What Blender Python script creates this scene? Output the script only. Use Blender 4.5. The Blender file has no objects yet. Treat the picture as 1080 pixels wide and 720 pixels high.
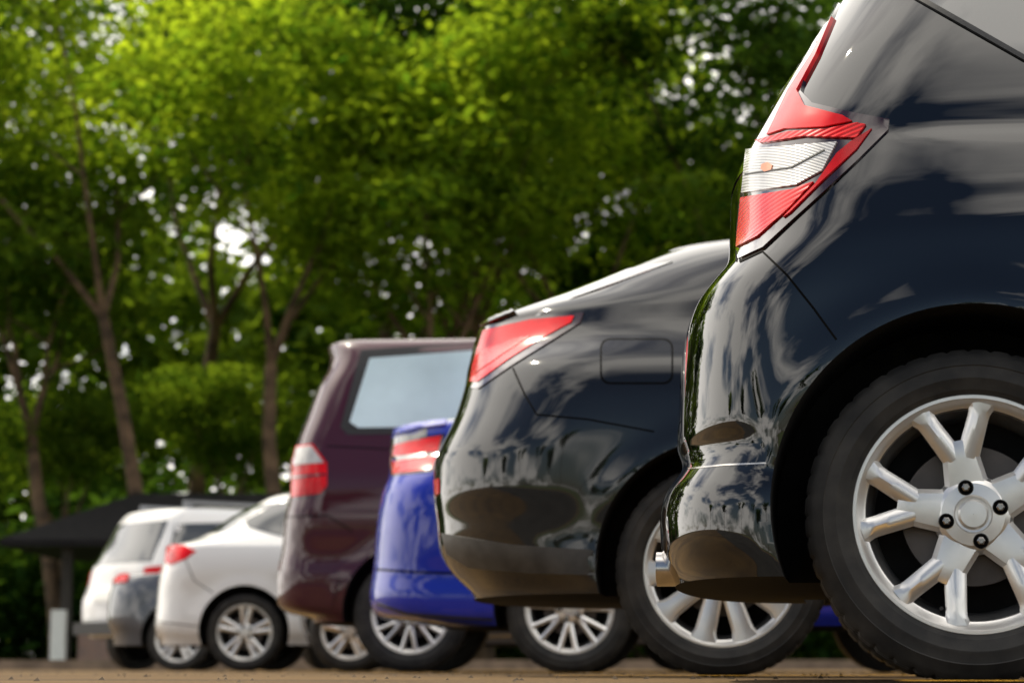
import bpy, bmesh, math, random
import numpy as np
from mathutils import Vector, Matrix
from mathutils.bvhtree import BVHTree
from mathutils.geometry import delaunay_2d_cdt
random.seed(4); rng=np.random.default_rng(4)
scene=bpy.context.scene
# ---------------------------------------------------------------- camera position and rays through image pixels
FOC=2300.; EH=.028
PHI=math.atan(344/2300.)
Fv=Vector((0,math.cos(PHI),math.sin(PHI)))
Rv=Vector((1,0,0))
Uv=Rv.cross(Fv)
EYE=Vector((0,0,EH))
def pixel_ray(a,b):            # camera ray through an image pixel; places cars, outlines and patches
    return Fv+Rv*((a-540)/FOC)+Uv*((360-b)/FOC)
# ---------------------------------------------------------------- materials
def newmat(name):
    m=bpy.data.materials.new(name); m.use_nodes=True
    nt=m.node_tree; return m,nt,nt.nodes['Principled BSDF']
def N(nt,t,**k):
    n=nt.nodes.new(t)
    for a,v in k.items(): setattr(n,a,v)
    return n
def setp(b,**k):
    for a,v in k.items():
        b.inputs[a.replace('_',' ')].default_value=v
def paint(name,col,metal=.0,rough=.5,ior=1.6,dust=.25,coat=1.0,spec=.2,zlo=.15,zhi=.75,cr_=.014):
    m,nt,b=newmat(name)
    tc=N(nt,'ShaderNodeTexCoord')
    n1=N(nt,'ShaderNodeTexNoise'); n1.inputs['Scale'].default_value=3.0; n1.inputs['Detail'].default_value=6
    sep=N(nt,'ShaderNodeSeparateXYZ'); nt.links.new(tc.outputs['Object'],sep.inputs[0])
    nt.links.new(tc.outputs['Object'],n1.inputs['Vector'])
    mr=N(nt,'ShaderNodeMapRange'); mr.inputs['From Min'].default_value=zhi; mr.inputs['From Max'].default_value=zlo
    nt.links.new(sep.outputs['Z'],mr.inputs['Value'])
    mu=N(nt,'ShaderNodeMath',operation='MULTIPLY'); nt.links.new(mr.outputs[0],mu.inputs[0]); nt.links.new(n1.outputs['Fac'],mu.inputs[1])
    mu2=N(nt,'ShaderNodeMath',operation='MULTIPLY'); nt.links.new(mu.outputs[0],mu2.inputs[0]); mu2.inputs[1].default_value=dust
    mx=N(nt,'ShaderNodeMixRGB'); mx.inputs['Color1'].default_value=(*col,1); mx.inputs['Color2'].default_value=(.16,.13,.10,1)
    nt.links.new(mu2.outputs[0],mx.inputs['Fac']); nt.links.new(mx.outputs[0],b.inputs['Base Color'])
    ad=N(nt,'ShaderNodeMath',operation='MULTIPLY_ADD'); nt.links.new(mu2.outputs[0],ad.inputs[0]); ad.inputs[1].default_value=.3; ad.inputs[2].default_value=cr_
    nt.links.new(ad.outputs[0],b.inputs['Coat Roughness'])
    setp(b,Metallic=metal,Roughness=rough,Coat_Weight=coat,Coat_IOR=ior)
    b.inputs['Specular IOR Level'].default_value=spec
    return m
def simple(name,col,rough=.5,metal=0,coat=0,noise=.0,nscale=30,bump=0,ior=1.5,spec=.5,cior=1.6):
    m,nt,b=newmat(name)
    setp(b,Base_Color=(*col,1),Roughness=rough,Metallic=metal,Coat_Weight=coat,IOR=ior,Coat_IOR=cior)
    b.inputs['Specular IOR Level'].default_value=spec
    tc=N(nt,'ShaderNodeTexCoord'); n=N(nt,'ShaderNodeTexNoise'); n.inputs['Scale'].default_value=nscale; n.inputs['Detail'].default_value=6
    nt.links.new(tc.outputs['Object'],n.inputs['Vector'])
    if noise>0:
        mr=N(nt,'ShaderNodeMapRange'); mr.inputs['From Min'].default_value=.3; mr.inputs['From Max'].default_value=.7
        mr.inputs['To Min'].default_value=1-noise; mr.inputs['To Max'].default_value=1+noise
        nt.links.new(n.outputs['Fac'],mr.inputs['Value'])
        vm=N(nt,'ShaderNodeVectorMath',operation='SCALE'); vm.inputs[0].default_value=col
        nt.links.new(mr.outputs[0],vm.inputs['Scale']); nt.links.new(vm.outputs[0],b.inputs['Base Color'])
    if bump>0:
        bp=N(nt,'ShaderNodeBump'); bp.inputs['Strength'].default_value=bump; bp.inputs['Distance'].default_value=.002
        nt.links.new(n.outputs['Fac'],bp.inputs['Height']); nt.links.new(bp.outputs[0],b.inputs['Normal'])
    return m
def lampmat(name,col,period=.009,rot=.35,rough=.25,lo=.5,dist=.0012,coat=.45):
    m,nt,b=newmat(name)      # moulded optic ribs behind a clear outer lens
    setp(b,Base_Color=(*col,1),Roughness=rough,Coat_Weight=coat,Coat_Roughness=.015,Coat_IOR=1.45,Metallic=.25)
    b.inputs['Specular IOR Level'].default_value=.2
    tc=N(nt,'ShaderNodeTexCoord'); w=N(nt,'ShaderNodeTexWave',wave_type='BANDS',bands_direction='Z')
    w.inputs['Scale'].default_value=.314/period; w.inputs['Distortion'].default_value=0
    mp=N(nt,'ShaderNodeMapping'); mp.inputs['Rotation'].default_value=(0,rot,0)
    nt.links.new(tc.outputs['Object'],mp.inputs[0]); nt.links.new(mp.outputs[0],w.inputs['Vector'])
    n=N(nt,'ShaderNodeTexNoise'); n.inputs['Scale'].default_value=14; nt.links.new(tc.outputs['Object'],n.inputs['Vector'])
    bp=N(nt,'ShaderNodeBump'); bp.inputs['Strength'].default_value=.5; bp.inputs['Distance'].default_value=dist
    nt.links.new(w.outputs['Fac'],bp.inputs['Height']); nt.links.new(bp.outputs[0],b.inputs['Normal'])
    ad=N(nt,'ShaderNodeMath',operation='ADD'); nt.links.new(w.outputs['Fac'],ad.inputs[0]); nt.links.new(n.outputs['Fac'],ad.inputs[1])
    mr=N(nt,'ShaderNodeMapRange'); mr.inputs['From Min'].default_value=.3; mr.inputs['From Max'].default_value=1.5; mr.inputs['To Min'].default_value=lo; mr.inputs['To Max'].default_value=1.1
    nt.links.new(ad.outputs[0],mr.inputs['Value'])
    vm=N(nt,'ShaderNodeVectorMath',operation='SCALE'); vm.inputs[0].default_value=col
    nt.links.new(mr.outputs[0],vm.inputs['Scale']); nt.links.new(vm.outputs[0],b.inputs['Base Color'])
    return m
M={}
M['black']=paint('black_car_paint',(.0012,.0012,.0014),ior=1.75,dust=.03,spec=.0,rough=.9)
M['grey']=paint('graphite_car_paint',(.006,.0062,.007),metal=.0,ior=1.65,dust=.12,spec=.0,rough=.8,zhi=.6,cr_=.05)
M['blue']=paint('blue_car_paint',(.002,.018,.36),metal=.0,dust=.03,ior=1.5,spec=.1)
M['purple']=paint('maroon_car_paint',(.052,.005,.016),metal=.0,ior=1.55,dust=.05,spec=.1)
M['white']=paint('white_car_paint',(.80,.80,.80),dust=.15,ior=1.5)
M['silver']=paint('grey_car_paint',(.10,.11,.13),metal=.3,dust=.2)
M['dark']=simple('wheel_well_liner',(.010,.010,.010),rough=.9,noise=.4,nscale=20,bump=.5,spec=.2)
M['plastic']=simple('black_trim_plastic',(.018,.018,.019),rough=.55,noise=.3,nscale=60,bump=.2)
M['dplastic']=simple('dusty_trim_plastic',(.035,.033,.03),rough=.5,noise=.5,nscale=14,bump=.2)
M['glass']=simple('tinted_window_glass',(.012,.016,.018),rough=.02,coat=1,spec=.9)
M['glass_refl']=simple('painted_reflection_glass',(.66,.82,.84),rough=.12,coat=1,spec=.9,noise=.25,nscale=1.3,cior=2.0)  # pale mottled base colour stands in for sky reflected in the glass
M['gap']=simple('panel_gap',(.002,.002,.002),rough=.9,spec=.1)
M['alloy']=simple('alloy_wheel_metal',(.76,.75,.73),rough=.30,metal=.8,noise=.06,nscale=25,coat=.5)
M['alloyd']=simple('rim_barrel_metal',(.12,.12,.12),rough=.5,metal=.6,noise=.4,nscale=15)
M['disc']=simple('brake_disc_steel',(.10,.09,.085),rough=.5,metal=.8,noise=.3,nscale=10)
M['nut']=simple('lug_nut_steel',(.35,.34,.33),rough=.25,metal=1)
M['chrome']=simple('polished_steel',(.60,.57,.54),rough=.22,metal=1,noise=.15)
M['rust']=simple('rusty_axle_steel',(.05,.035,.025),rough=.8,metal=.2,noise=.6,nscale=16)
M['red']=lampmat('red_lamp_lens',(.80,.006,.010))
M['redsm']=simple('red_lamp_smooth_lens',(.66,.003,.008),rough=.2,coat=.45,noise=.35,nscale=7,spec=.15,cior=1.45)
M['redd']=simple('deep_red_lamp_glass',(.022,.001,.002),rough=.06,coat=1,spec=.6)
M['clear']=lampmat('clear_lamp_lens',(.60,.59,.58),period=.006,rot=-.5,rough=.25,lo=.45,dist=.0008,coat=.8)
M['amber']=simple('amber_bulb',(.8,.26,.08),rough=.3,coat=1)
M['plate']=simple('number_plate_white',(.7,.7,.68),rough=.4,noise=.05)
m,nt,b=newmat('tyre_rubber'); M['tyre']=m
setp(b,Roughness=.72)
tc=N(nt,'ShaderNodeTexCoord'); n=N(nt,'ShaderNodeTexNoise'); n.inputs['Scale'].default_value=18; n.inputs['Detail'].default_value=6
nt.links.new(tc.outputs['Object'],n.inputs['Vector'])
cr=N(nt,'ShaderNodeValToRGB'); cr.color_ramp.elements[0].position=.35; cr.color_ramp.elements[0].color=(.008,.008,.008,1); cr.color_ramp.elements[1].position=.75; cr.color_ramp.elements[1].color=(.038,.035,.031,1)
nt.links.new(n.outputs['Fac'],cr.inputs[0]); nt.links.new(cr.outputs[0],b.inputs['Base Color'])
bp=N(nt,'ShaderNodeBump'); bp.inputs['Strength'].default_value=.25; bp.inputs['Distance'].default_value=.001
n3=N(nt,'ShaderNodeTexNoise'); n3.inputs['Scale'].default_value=300; nt.links.new(tc.outputs['Object'],n3.inputs['Vector'])
nt.links.new(n3.outputs['Fac'],bp.inputs['Height']); nt.links.new(bp.outputs[0],b.inputs['Normal'])
# ---------------------------------------------------------------- helpers
def link(o,parent=None):
    scene.collection.objects.link(o)
    if parent is not None: o.parent=parent
    return o
def meshobj(name,verts,faces,mats,parent=None,smooth=True,angle=40,fm=None):
    me=bpy.data.meshes.new(name); me.from_pydata([tuple(v) for v in verts],[],[tuple(f) for f in faces])
    for mt in (mats if isinstance(mats,(list,tuple)) else [mats]): me.materials.append(mt)
    if fm is not None: me.polygons.foreach_set('material_index',fm)
    bm=bmesh.new(); bm.from_mesh(me); bmesh.ops.recalc_face_normals(bm,faces=bm.faces); bm.to_mesh(me); bm.free()
    if smooth:
        me.polygons.foreach_set('use_smooth',[True]*len(me.polygons))
        me.set_sharp_from_angle(angle=math.radians(angle))
    return link(bpy.data.objects.new(name,me),parent)
def empty(name,loc=(0,0,0),rot=0):
    o=bpy.data.objects.new(name,None); o.location=loc; o.rotation_euler=(0,0,rot); o.empty_display_size=.2
    scene.collection.objects.link(o); return o
class Curve:   # monotone-limited cubic table
    def __init__(s,pts):
        pts=sorted(pts); s.x=np.array([p[0] for p in pts],float); s.y=np.array([p[1] for p in pts],float)
        d=np.diff(s.y)/np.maximum(np.diff(s.x),1e-9); m=np.zeros(len(s.x)); m[0]=d[0]; m[-1]=d[-1]
        for i in range(1,len(m)-1):
            if d[i-1]*d[i]>0:
                h0=s.x[i]-s.x[i-1];h1=s.x[i+1]-s.x[i];w1=2*h1+h0;w2=h1+2*h0
                m[i]=(w1+w2)/(w1/d[i-1]+w2/d[i])
        s.m=m
    def __call__(s,x):
        x=np.clip(x,s.x[0],s.x[-1]); i=np.clip(np.searchsorted(s.x,x)-1,0,len(s.x)-2)
        h=s.x[i+1]-s.x[i]; t=(x-s.x[i])/h
        return ((2*t**3-3*t**2+1)*s.y[i]+(t**3-2*t**2+t)*h*s.m[i]+(-2*t**3+3*t**2)*s.y[i+1]+(t**3-t**2)*h*s.m[i+1])
def lathe(prof,seg):
    v=[];f=[]
    n=len(prof)
    for k in range(seg):
        a=2*math.pi*k/seg; c,s=math.cos(a),math.sin(a)
        for (r,y) in prof: v.append((r*c,y,r*s))
    for k in range(seg):
        k2=(k+1)%seg
        for i in range(n-1):
            f.append((k*n+i,k*n+i+1,k2*n+i+1,k2*n+i))
    return v,f
# ---------------------------------------------------------------- wheels
wheel_cache={}
def wheel_meshes(kind,R,rr,w,seg):
    key=(kind,R,rr,w)
    if key in wheel_cache: return wheel_cache[key]
    parts=[]
    hw=w/2; H_=R-rr
    pr=[(rr-.012,-hw+.030),(rr-.002,-hw+.012),(rr+.004,-hw+.008),(rr+.010,-hw+.005),(rr+.013,-hw+.002),(rr+H_*.33,-hw-.004),(rr+H_*.36,-hw-.0055),(rr+H_*.39,-hw-.0055),(rr+H_*.42,-hw-.0045),(rr+H_*.60,-hw-.003),(rr+H_*.62,-hw-.0045),(rr+H_*.64,-hw-.0025),
        (rr+H_*.80,-hw+.004),(R-.010,-hw+.011),(R-.004,-hw+.019)]
    g=.006
    tread=[(R-.002,-hw*.56),(R-g,-hw*.55),(R-g,-hw*.49),(R-.001,-hw*.48),(R,-hw*.07),(R-g,-hw*.06),(R-g,hw*.06),(R,hw*.07),(R-.001,hw*.48),(R-g,hw*.49),(R-g,hw*.55),(R-.002,hw*.56)]
    pr=pr+tread+[(R-.004,hw-.02),(R-.012,hw-.008),(R-.03,hw),(rr+.02,hw),(rr,hw-.02)]
    v,f=lathe(pr,seg); n=len(pr); v=[list(p) for p in v]
    for k in range(seg):
        if k%5==0:
            for i in (13,14,15,18,19,22,23,26,27):
                p=v[k*n+i]; l=math.hypot(p[0],p[2]); s=(l-(.004 if i>13 else .002))/l; p[0]*=s; p[2]*=s
    parts.append(('tyre',v,f,'tyre',25))
    yl=-hw+.010
    lip=[(rr+.003,yl+.012),(rr+.006,yl),(rr+.003,yl-.003),(rr-.003,yl-.003),(rr-.008,yl+.002),(rr-.012,yl+.008),(rr-.020,yl+.014),(rr-.022,yl+.03)]
    v,f=lathe(lip,120); parts.append(('rim_lip',v,f,'alloy',35))
    bar=[(rr-.022,yl+.03),(rr-.030,yl+.05),(rr-.038,yl+.09),(rr-.02,hw-.01)]
    v,f=lathe(bar,96); parts.append(('rim_barrel',v,f,'alloyd',35))
    v,f=lathe([(0.001,.03),(rr-.02,.03)],48); parts.append(('brake_backplate',v,f,'dark',35))
    v,f=lathe([(.07,-.018),(.072,-.02),(rr*.60,-.02),(rr*.605,-.018),(rr*.605,-.005)],64); parts.append(('brake_disc',v,f,'disc',35))
    v,f=lathe([(.001,-.04),(.062,-.04),(.066,-.036),(.066,.0)],48); parts.append(('brake_hub',v,f,'disc',35))
    V=[];Fc=[]
    def arm(path):
        base=len(V); m=len(path); ns=7
        for i,(px,pz,wd,yf,yb) in enumerate(path):
            a=path[max(i-1,0)]; c=path[min(i+1,m-1)]
            dx,dz=c[0]-a[0],c[1]-a[1]; l=math.hypot(dx,dz); nx,nz=-dz/l,dx/l
            ch=min(.008,wd*.27)
            for (o,y) in ((-wd/2,yb),(-wd/2-.001,yf+ch*1.3),(-wd/2+ch,yf+ch*.25),(0,yf-.001),(wd/2-ch,yf+ch*.25),(wd/2+.001,yf+ch*1.3),(wd/2,yb)):
                V.append((px+nx*o,y,pz+nz*o))
        for i in range(m-1):
            for j in range(ns-1):
                Fc.append((base+i*ns+j,base+i*ns+j+1,base+(i+1)*ns+j+1,base+(i+1)*ns+j))
        Fc.append(tuple(base+j for j in range(ns))); Fc.append(tuple(base+(m-1)*ns+j for j in range(ns)))
    def P(r,th,wd,yf,yb): return (r*math.cos(th),r*math.sin(th),wd,yf,yb)
    yh=-hw+.024; yr=-hw+.014
    re=rr-.010
    if kind=='Y':     ns_,sp,w0,w1,w2,rsf,ph=5,math.radians(16.0),.050,.040,.036,.60,28
    elif kind=='twin': ns_,sp,w0,w1,w2,rsf,ph=5,math.radians(19),.085,.052,.066,.36,20
    elif kind=='multi':ns_,sp,w0,w1,w2,rsf,ph=7,math.radians(11),.040,.021,.023,.42,10
    else:              ns_,sp,w0,w1,w2,rsf,ph=5,math.radians(10),.062,.036,.042,.38,15
    for k in range(ns_):
        th=2*math.pi*k/ns_+math.radians(ph)
        rs=re*rsf
        if kind=='Y':
            arm([P(.03,th,.092,yh+.003+.0003*k,yh+.03),P(rs*.5,th,.078,yh+.001,yh+.032),P(rs*.85,th,.068,yh-.0005,yh+.032),P(rs*1.02,th,.068,yh-.001,yh+.035),P(rs*1.12,th,.058,yh+.002,yh+.035)])
        else:
            arm([P(.03,th,w0*.9,yh+.003+.0003*k,yh+.03),P(rs*.8,th,w0*.95,yh+.0005,yh+.032),P(rs*1.1,th,w0*.90,yh-.001,yh+.035),P(rs*1.3,th,w0*.6,yh+.004,yh+.035)])
        for sgn in (-1,1):
            pts=[]
            for q in np.linspace(0,1,12):
                r=rs*.85+(re-rs*.85)*q
                off=(w0*.24)*(1-q)+re*math.sin(sp)*q
                an=th+sgn*math.asin(min(.95,off/r))
                wd=(w1+(w2-w1)*q)*(1+.45*max(0,(q-.8)/.2))
                pts.append(P(r,an,wd,yh-.0005+sgn*.0002+(yr-yh)*q**2-.005*math.sin(math.pi*q)+.0002*k,yh+.036-.006*q))
            arm(pts)
    parts.append(('spokes',V,Fc,'alloy',30))
    v,f=lathe([(.0005,yh-.007),(.024,yh-.0065),(.028,yh-.003),(.0285,yh+.001),(.033,yh+.0005),(.036,yh-.003),(.058,yh-.001),(.068,yh+.005),(.075,yh+.016),(.075,yh+.034)],64); parts.append(('hub_cap',v,f,'alloy',25))
    nl=4 if kind=='Y' else 5
    LV=[];LF=[];DV=[];DF=[]
    for k in range(nl):
        a=math.radians(14 if nl==4 else 36)+2*math.pi*k/nl; cx,cz=.051*math.cos(a),.051*math.sin(a)
        for pr2,sg_,(XV,XF_) in (([(.0150,yh-.002),(.0142,yh-.0052),(.0125,yh-.003)],20,(LV,LF)),([(.0005,yh-.0032),(.0126,yh-.0032),(.0127,yh-.001)],20,(DV,DF)),([(.0005,yh-.010),(.005,yh-.010),(.0078,yh-.008),(.0085,yh-.003)],6,(LV,LF))):
            v,f=lathe(pr2,sg_); o=len(XV); XV+= [(p[0]+cx,p[1],p[2]+cz) for p in v]; XF_+=[tuple(i+o for i in q) for q in f]
    parts.append(('lug_nuts',LV,LF,'nut',30)); parts.append(('lug_recess',DV,DF,'gap',30))
    a=math.radians(250); rv=rr-.034
    v,f=lathe([(.0005,yl+.012),(.0035,yl+.012),(.0040,yl+.045)],10); parts.append(('valve_stem',[(p[0]+rv*math.cos(a),p[1],p[2]+rv*math.sin(a)) for p in v],f,'plastic',30))
    out=[]
    for (nm,v,f,mt,ang) in parts:
        o=meshobj(nm,v,f,M[mt],None,True,ang); out.append((nm,o.data)); bpy.data.objects.remove(o)
    wheel_cache[key]=out
    return out
def add_wheel(parent,x,y,R,rr,w,kind,side,seg=240,spin=0):
    e=bpy.data.objects.new('wheel',None); e.parent=parent; scene.collection.objects.link(e)
    e.location=(x,y,R-.002); e.rotation_euler=(0,spin,0 if side<0 else math.pi)
    for nm,me in wheel_meshes(kind,R,rr,w,seg):
        o=bpy.data.objects.new(nm,me); link(o,e)
# ---------------------------------------------------------------- car bodies
class Car:
    def __init__(s,name,D,wpx,W,paintmat,zb,zmax,Wt,at,xft,sil=None,prof=None,R=.31,rr=.21,tw=.19,kind='Y',wb=2.6,arch=None,step=.02,rot=0,nq=30,nsd=80,n=3.0,bow=.10,flare=.015,loc=None,disp=None,inset=.03):
        s.D=D; s.W=W; rot=math.radians(rot)
        if loc is None:
            r=pixel_ray(*wpx); t=D/r.y; base=Vector((r.x*t,D,0))       # near rear wheel on the ground
            loc=base+Matrix.Rotation(rot,3,'Z')@Vector((0,W,0))
        s.e=empty(name,loc,rot); s.mw=Matrix.Translation(loc)@Matrix.Rotation(rot,4,'Z'); s.inv=s.mw.inverted(); s.inv3=s.inv.to_3x3()
        s.eyeL=s.inv@EYE; ex,ey=s.eyeL.x,s.eyeL.y; DL=-W-ey
        Wc=Curve(Wt); Ac=Curve(at); XF=Curve(xft)
        if sil:
            qs=[];ss=[]
            for p in sil:
                r=s.inv3@pixel_ray(*p); qs.append(r.x/r.y); ss.append(r.z/r.y)  # outline points are image pixels, turned into camera rays
            T=Curve(list(zip(ss,qs)))
            f=1+.10/DL
            zz=np.linspace(EH+min(ss)*DL,EH+max(ss)*DL,1500); xx=T((zz-EH)/DL)*DL
        else:
            T=None; f=1
            PC=Curve([(z,x) for x,z in prof]); zz=np.linspace(zb,zmax,1500); xx=PC(zz)
        L=np.concatenate([[0],np.cumsum(np.hypot(np.diff(zz),np.clip(np.abs(np.diff(xx)),0,1)))])
        zs=np.interp(np.arange(0,L[-1],step),L,zz)
        zs=EH+(zs-EH)*f
        zs=zs[(zs>zb+.004)&(zs<zmax-.004)]
        extra=[zmax-(zmax-zs[-1])*q for q in (.8,.6,.4,.25,.1)] if zmax-zs[-1]>.02 else []
        zs=np.array(sorted([zb]+list(zs)+extra+[zmax]))
        loops=[]
        tq=np.linspace(0,math.pi/2,nq)
        for z in zs:
            Wz=float(Wc(z)); a=float(Ac(z))
            uu=np.abs(np.sin(tq))**(2/n)
            yy=-Wz*uu; cc=a*(1-np.abs(np.cos(tq))**(2/n))+bow*uu**2
            if T is not None:
                Y=yy-ey; q=T((z-EH)/Y); xr=float(np.max(q*Y+ex-cc))
                Y2=-yy[:nq//2]-ey; q2=T((z-EH)/Y2); xr=max(xr,float(np.max(q2*Y2+ex-cc[:nq//2])))
            else: xr=float(PC(z))
            xf=float(XF(z)); af=min(.8,max(.15,(xf-xr)*.3)); at_=a+bow
            if xf-xr<at_+af+.1:
                k=max(.01,(xf-xr)*.45); a2=min(at_,k); af=min(af,k); cc=cc*a2/at_; at_=a2
            pts=[(xr+c,y) for c,y in zip(cc,yy)]
            xs0,xs1=xr+at_,xf-af
            pts+=[(xs0+(xs1-xs0)*t,-Wz) for t in np.linspace(0,1,nsd)[1:-1]]
            tf=np.linspace(math.pi/2,0,14)
            pts+=[(xf-af*(1-abs(math.cos(t))**(2/2.4)),-Wz*abs(math.sin(t))**(2/2.4)) for t in tf]
            loops.append(np.array(pts))
        A=np.array(loops)
        for _ in range(3):
            B=A.copy(); B[1:-1]=.25*A[:-2]+.5*A[1:-1]+.25*A[2:]; A[1:-1]=B[1:-1]
        K,J,_=A.shape; archR=arch or R*1.17
        V=[]
        for k in range(K):
            z=zs[k]; x=A[k,:,0].copy(); y=A[k,:,1].copy()
            side=np.clip((-y/W-.7)/.3,0,1)
            for wxc in (0,wb):
                rho=np.hypot(x-wxc,z-R); y-=flare*side*np.exp(-((rho-archR-.01)/.055)**2)
            if disp is not None: y-=disp(x,z)*np.clip(-y/W*3-1,0,1)
            for j in range(J): V.append((x[j],y[j],z))
            for j in range(J-2,0,-1): V.append((x[j],-y[j],z))
        n2=2*J-2; F=[]
        for k in range(K-1):
            for j in range(n2):
                j2=(j+1)%n2; F.append((k*n2+j,k*n2+j2,(k+1)*n2+j2,(k+1)*n2+j))
        F.append(tuple(range(n2))); F.append(tuple((K-1)*n2+j for j in range(n2)))
        me=bpy.data.meshes.new('body_shell'); me.from_pydata(V,[],F)
        me.materials.append(paintmat); me.materials.append(M['dark'])
        me.polygons[len(F)-2].material_index=1                       # dark underbody
        bm=bmesh.new(); bm.from_mesh(me); bmesh.ops.recalc_face_normals(bm,faces=bm.faces); bm.to_mesh(me); bm.free()
        ob=bpy.data.objects.new('body_shell',me); scene.collection.objects.link(ob)
        cv=[];cf=[]
        for wxc in (0,wb):
            for sg in (-1,1):
                sg_=96; o=len(cv)
                for y in (sg*(W+.2),sg*(W-.30)):
                    for i in range(sg_):
                        a=2*math.pi*i/sg_; cv.append((wxc+archR*math.cos(a),y,R+.01+archR*math.sin(a)))
                for i in range(sg_):
                    i2=(i+1)%sg_; cf.append((o+i,o+i2,o+sg_+i2,o+sg_+i))
                cf.append(tuple(o+i for i in range(sg_))); cf.append(tuple(o+sg_+i for i in range(sg_)))
        cm=bpy.data.meshes.new('c'); cm.from_pydata(cv,[],cf); cm.materials.append(paintmat); cm.materials.append(M['dark'])
        bm=bmesh.new(); bm.from_mesh(cm); bmesh.ops.recalc_face_normals(bm,faces=bm.faces); bm.to_mesh(cm); bm.free()
        cm.polygons.foreach_set('material_index',[1]*len(cm.polygons))
        co=bpy.data.objects.new('c',cm); scene.collection.objects.link(co)
        md=ob.modifiers.new('b','BOOLEAN'); md.operation='DIFFERENCE'; md.object=co; md.solver='EXACT'
        dg=bpy.context.evaluated_depsgraph_get(); dg.update()
        nm=bpy.data.meshes.new_from_object(ob.evaluated_get(dg))
        ob.modifiers.clear(); ob.data=nm; bpy.data.objects.remove(co)
        nm.polygons.foreach_set('use_smooth',[True]*len(nm.polygons)); nm.set_sharp_from_angle(angle=math.radians(32))
        ob.parent=s.e; s.body=ob
        bm=bmesh.new(); bm.from_mesh(nm); s.bvh=BVHTree.FromBMesh(bm); bm.free()
        yw=W-inset-tw/2
        for wxc in (0,wb):
            for sg in (-1,1): add_wheel(s.e,wxc,sg*yw,R,rr,tw,kind,sg,spin=.0 if wxc==0 else .5)
        v,f=lathe([(.035,-yw),(.04,-.25),(.07,-.12),(.07,.12),(.04,.25),(.035,yw)],20)
        o=meshobj('rear_axle',v,f,M['rust'],s.e); o.location=(0.02,0,R-.03)
        v,f=lathe([(.001,-.28),(.07,-.27),(.085,-.24),(.085,.24),(.07,.27),(.001,.28)],24)
        o=meshobj('silencer',v,f,M['rust'],s.e); o.location=(-.22,.15,zb+.06)
    def _cast(s,mode,a,b):
        if mode=='t': return s.eyeL,(s.inv3@pixel_ray(a,b)).normalized()  # image pixel cast from the camera onto the body
        if mode=='side': return Vector((a,-4,b)),Vector((0,1,0))
        if mode=='rear': return Vector((-5,a,b)),Vector((1,0,0))
        if mode=='front': return Vector((9,a,b)),Vector((-1,0,0))
    def hit(s,mode,a,b):
        o,d=s._cast(mode,a,b); loc,nrm,i,di=s.bvh.ray_cast(o,d)
        if loc is not None and nrm.dot(d)<0.02: return loc,nrm
        best=None
        base=(-o.y-s.W)/max(d.y,.1) if mode in('t','side') else 4
        for t in np.linspace(base-.1,base+1.0,80):
            p=o+d*float(t); l,n_,i,dist=s.bvh.find_nearest(p)
            if l is not None and (best is None or dist<best[0]-1e-4): best=(dist,l,n_)
        return best[1],best[2]
    def patch(s,name,poly,mat,mode='t',off=.003,step=None,depth=.008,mirror=True,smooth=True):
        P=[Vector(p) for p in poly]
        size=max(max(p.x for p in P)-min(p.x for p in P),max(p.y for p in P)-min(p.y for p in P))
        if step is None: step=size/22
        B=[]
        for i in range(len(P)):
            a,b=P[i],P[(i+1)%len(P)]; n=max(1,int((b-a).length/step))
            for k in range(n): B.append(a.lerp(b,k/n))
        nb=len(B)
        def inside(x,y):
            c=False;j=nb-1
            for i in range(nb):
                if (B[i].y>y)!=(B[j].y>y) and x<(B[j].x-B[i].x)*(y-B[i].y)/(B[j].y-B[i].y)+B[i].x: c=not c
                j=i
            return c
        x0,x1=min(p.x for p in B),max(p.x for p in B); y0,y1=min(p.y for p in B),max(p.y for p in B)
        I=[]; y=y0+step/2
        while y<y1:
            x=x0+step/2
            while x<x1:
                if inside(x,y) and min((Vector((x,y))-q).length for q in B)>step*.5: I.append(Vector((x,y)))
                x+=step
            y+=step
        vs,es,fs,ov,oe,of=delaunay_2d_cdt(B+I,[(i,(i+1)%nb) for i in range(nb)],[list(range(nb))],1,1e-9)
        V=[s.hit(mode,v.x,v.y) for v in vs]
        nbr=[set() for _ in vs]
        for f in fs:
            for i in range(len(f)): nbr[f[i]].add(f[i-1]); nbr[f[i-1]].add(f[i])
        Nn=[v[1].copy() for v in V]
        for _ in range(3): Nn=[(Nn[i]+sum((Nn[j] for j in nbr[i]),Vector())/max(1,len(nbr[i]))).normalized() for i in range(len(V))]
        verts=[V[i][0]+Nn[i]*off for i in range(len(V))]; faces=[tuple(f) for f in fs]
        ec={}
        for f in faces:
            for i in range(len(f)):
                e=(f[i],f[(i+1)%len(f)]); kk=(min(e),max(e)); ec[kk]=ec.get(kk,0)+1
        inner={}
        for (a,b),c in ec.items():
            if c==1:
                for q in (a,b):
                    if q not in inner: inner[q]=len(verts); verts.append(V[q][0]-Nn[q]*depth)
                faces.append((a,b,inner[b],inner[a]))
        meshobj(name,verts,faces,mat,s.e,smooth,35)
        if mirror and mode in('t','side'):
            meshobj(name,[(v[0],-v[1],v[2]) for v in verts],[f[::-1] for f in faces],mat,s.e,smooth,35)
    def ribbon(s,name,pl,w,mat,mode='t',off=.0012,step=None,mirror=True,depth=.004):
        P=[Vector(p) for p in pl]; Lf=[];Rt=[]
        for i in range(len(P)):
            a=P[max(i-1,0)];b=P[min(i+1,len(P)-1)]; d=(b-a).normalized(); n_=Vector((-d.y,d.x))*w/2
            Lf.append(P[i]+n_);Rt.append(P[i]-n_)
        s.patch(name,Lf+Rt[::-1],mat,mode,off,step or max(w*1.5,sum((P[i+1]-P[i]).length for i in range(len(P)-1))/40),mirror=mirror,depth=depth)
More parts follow.
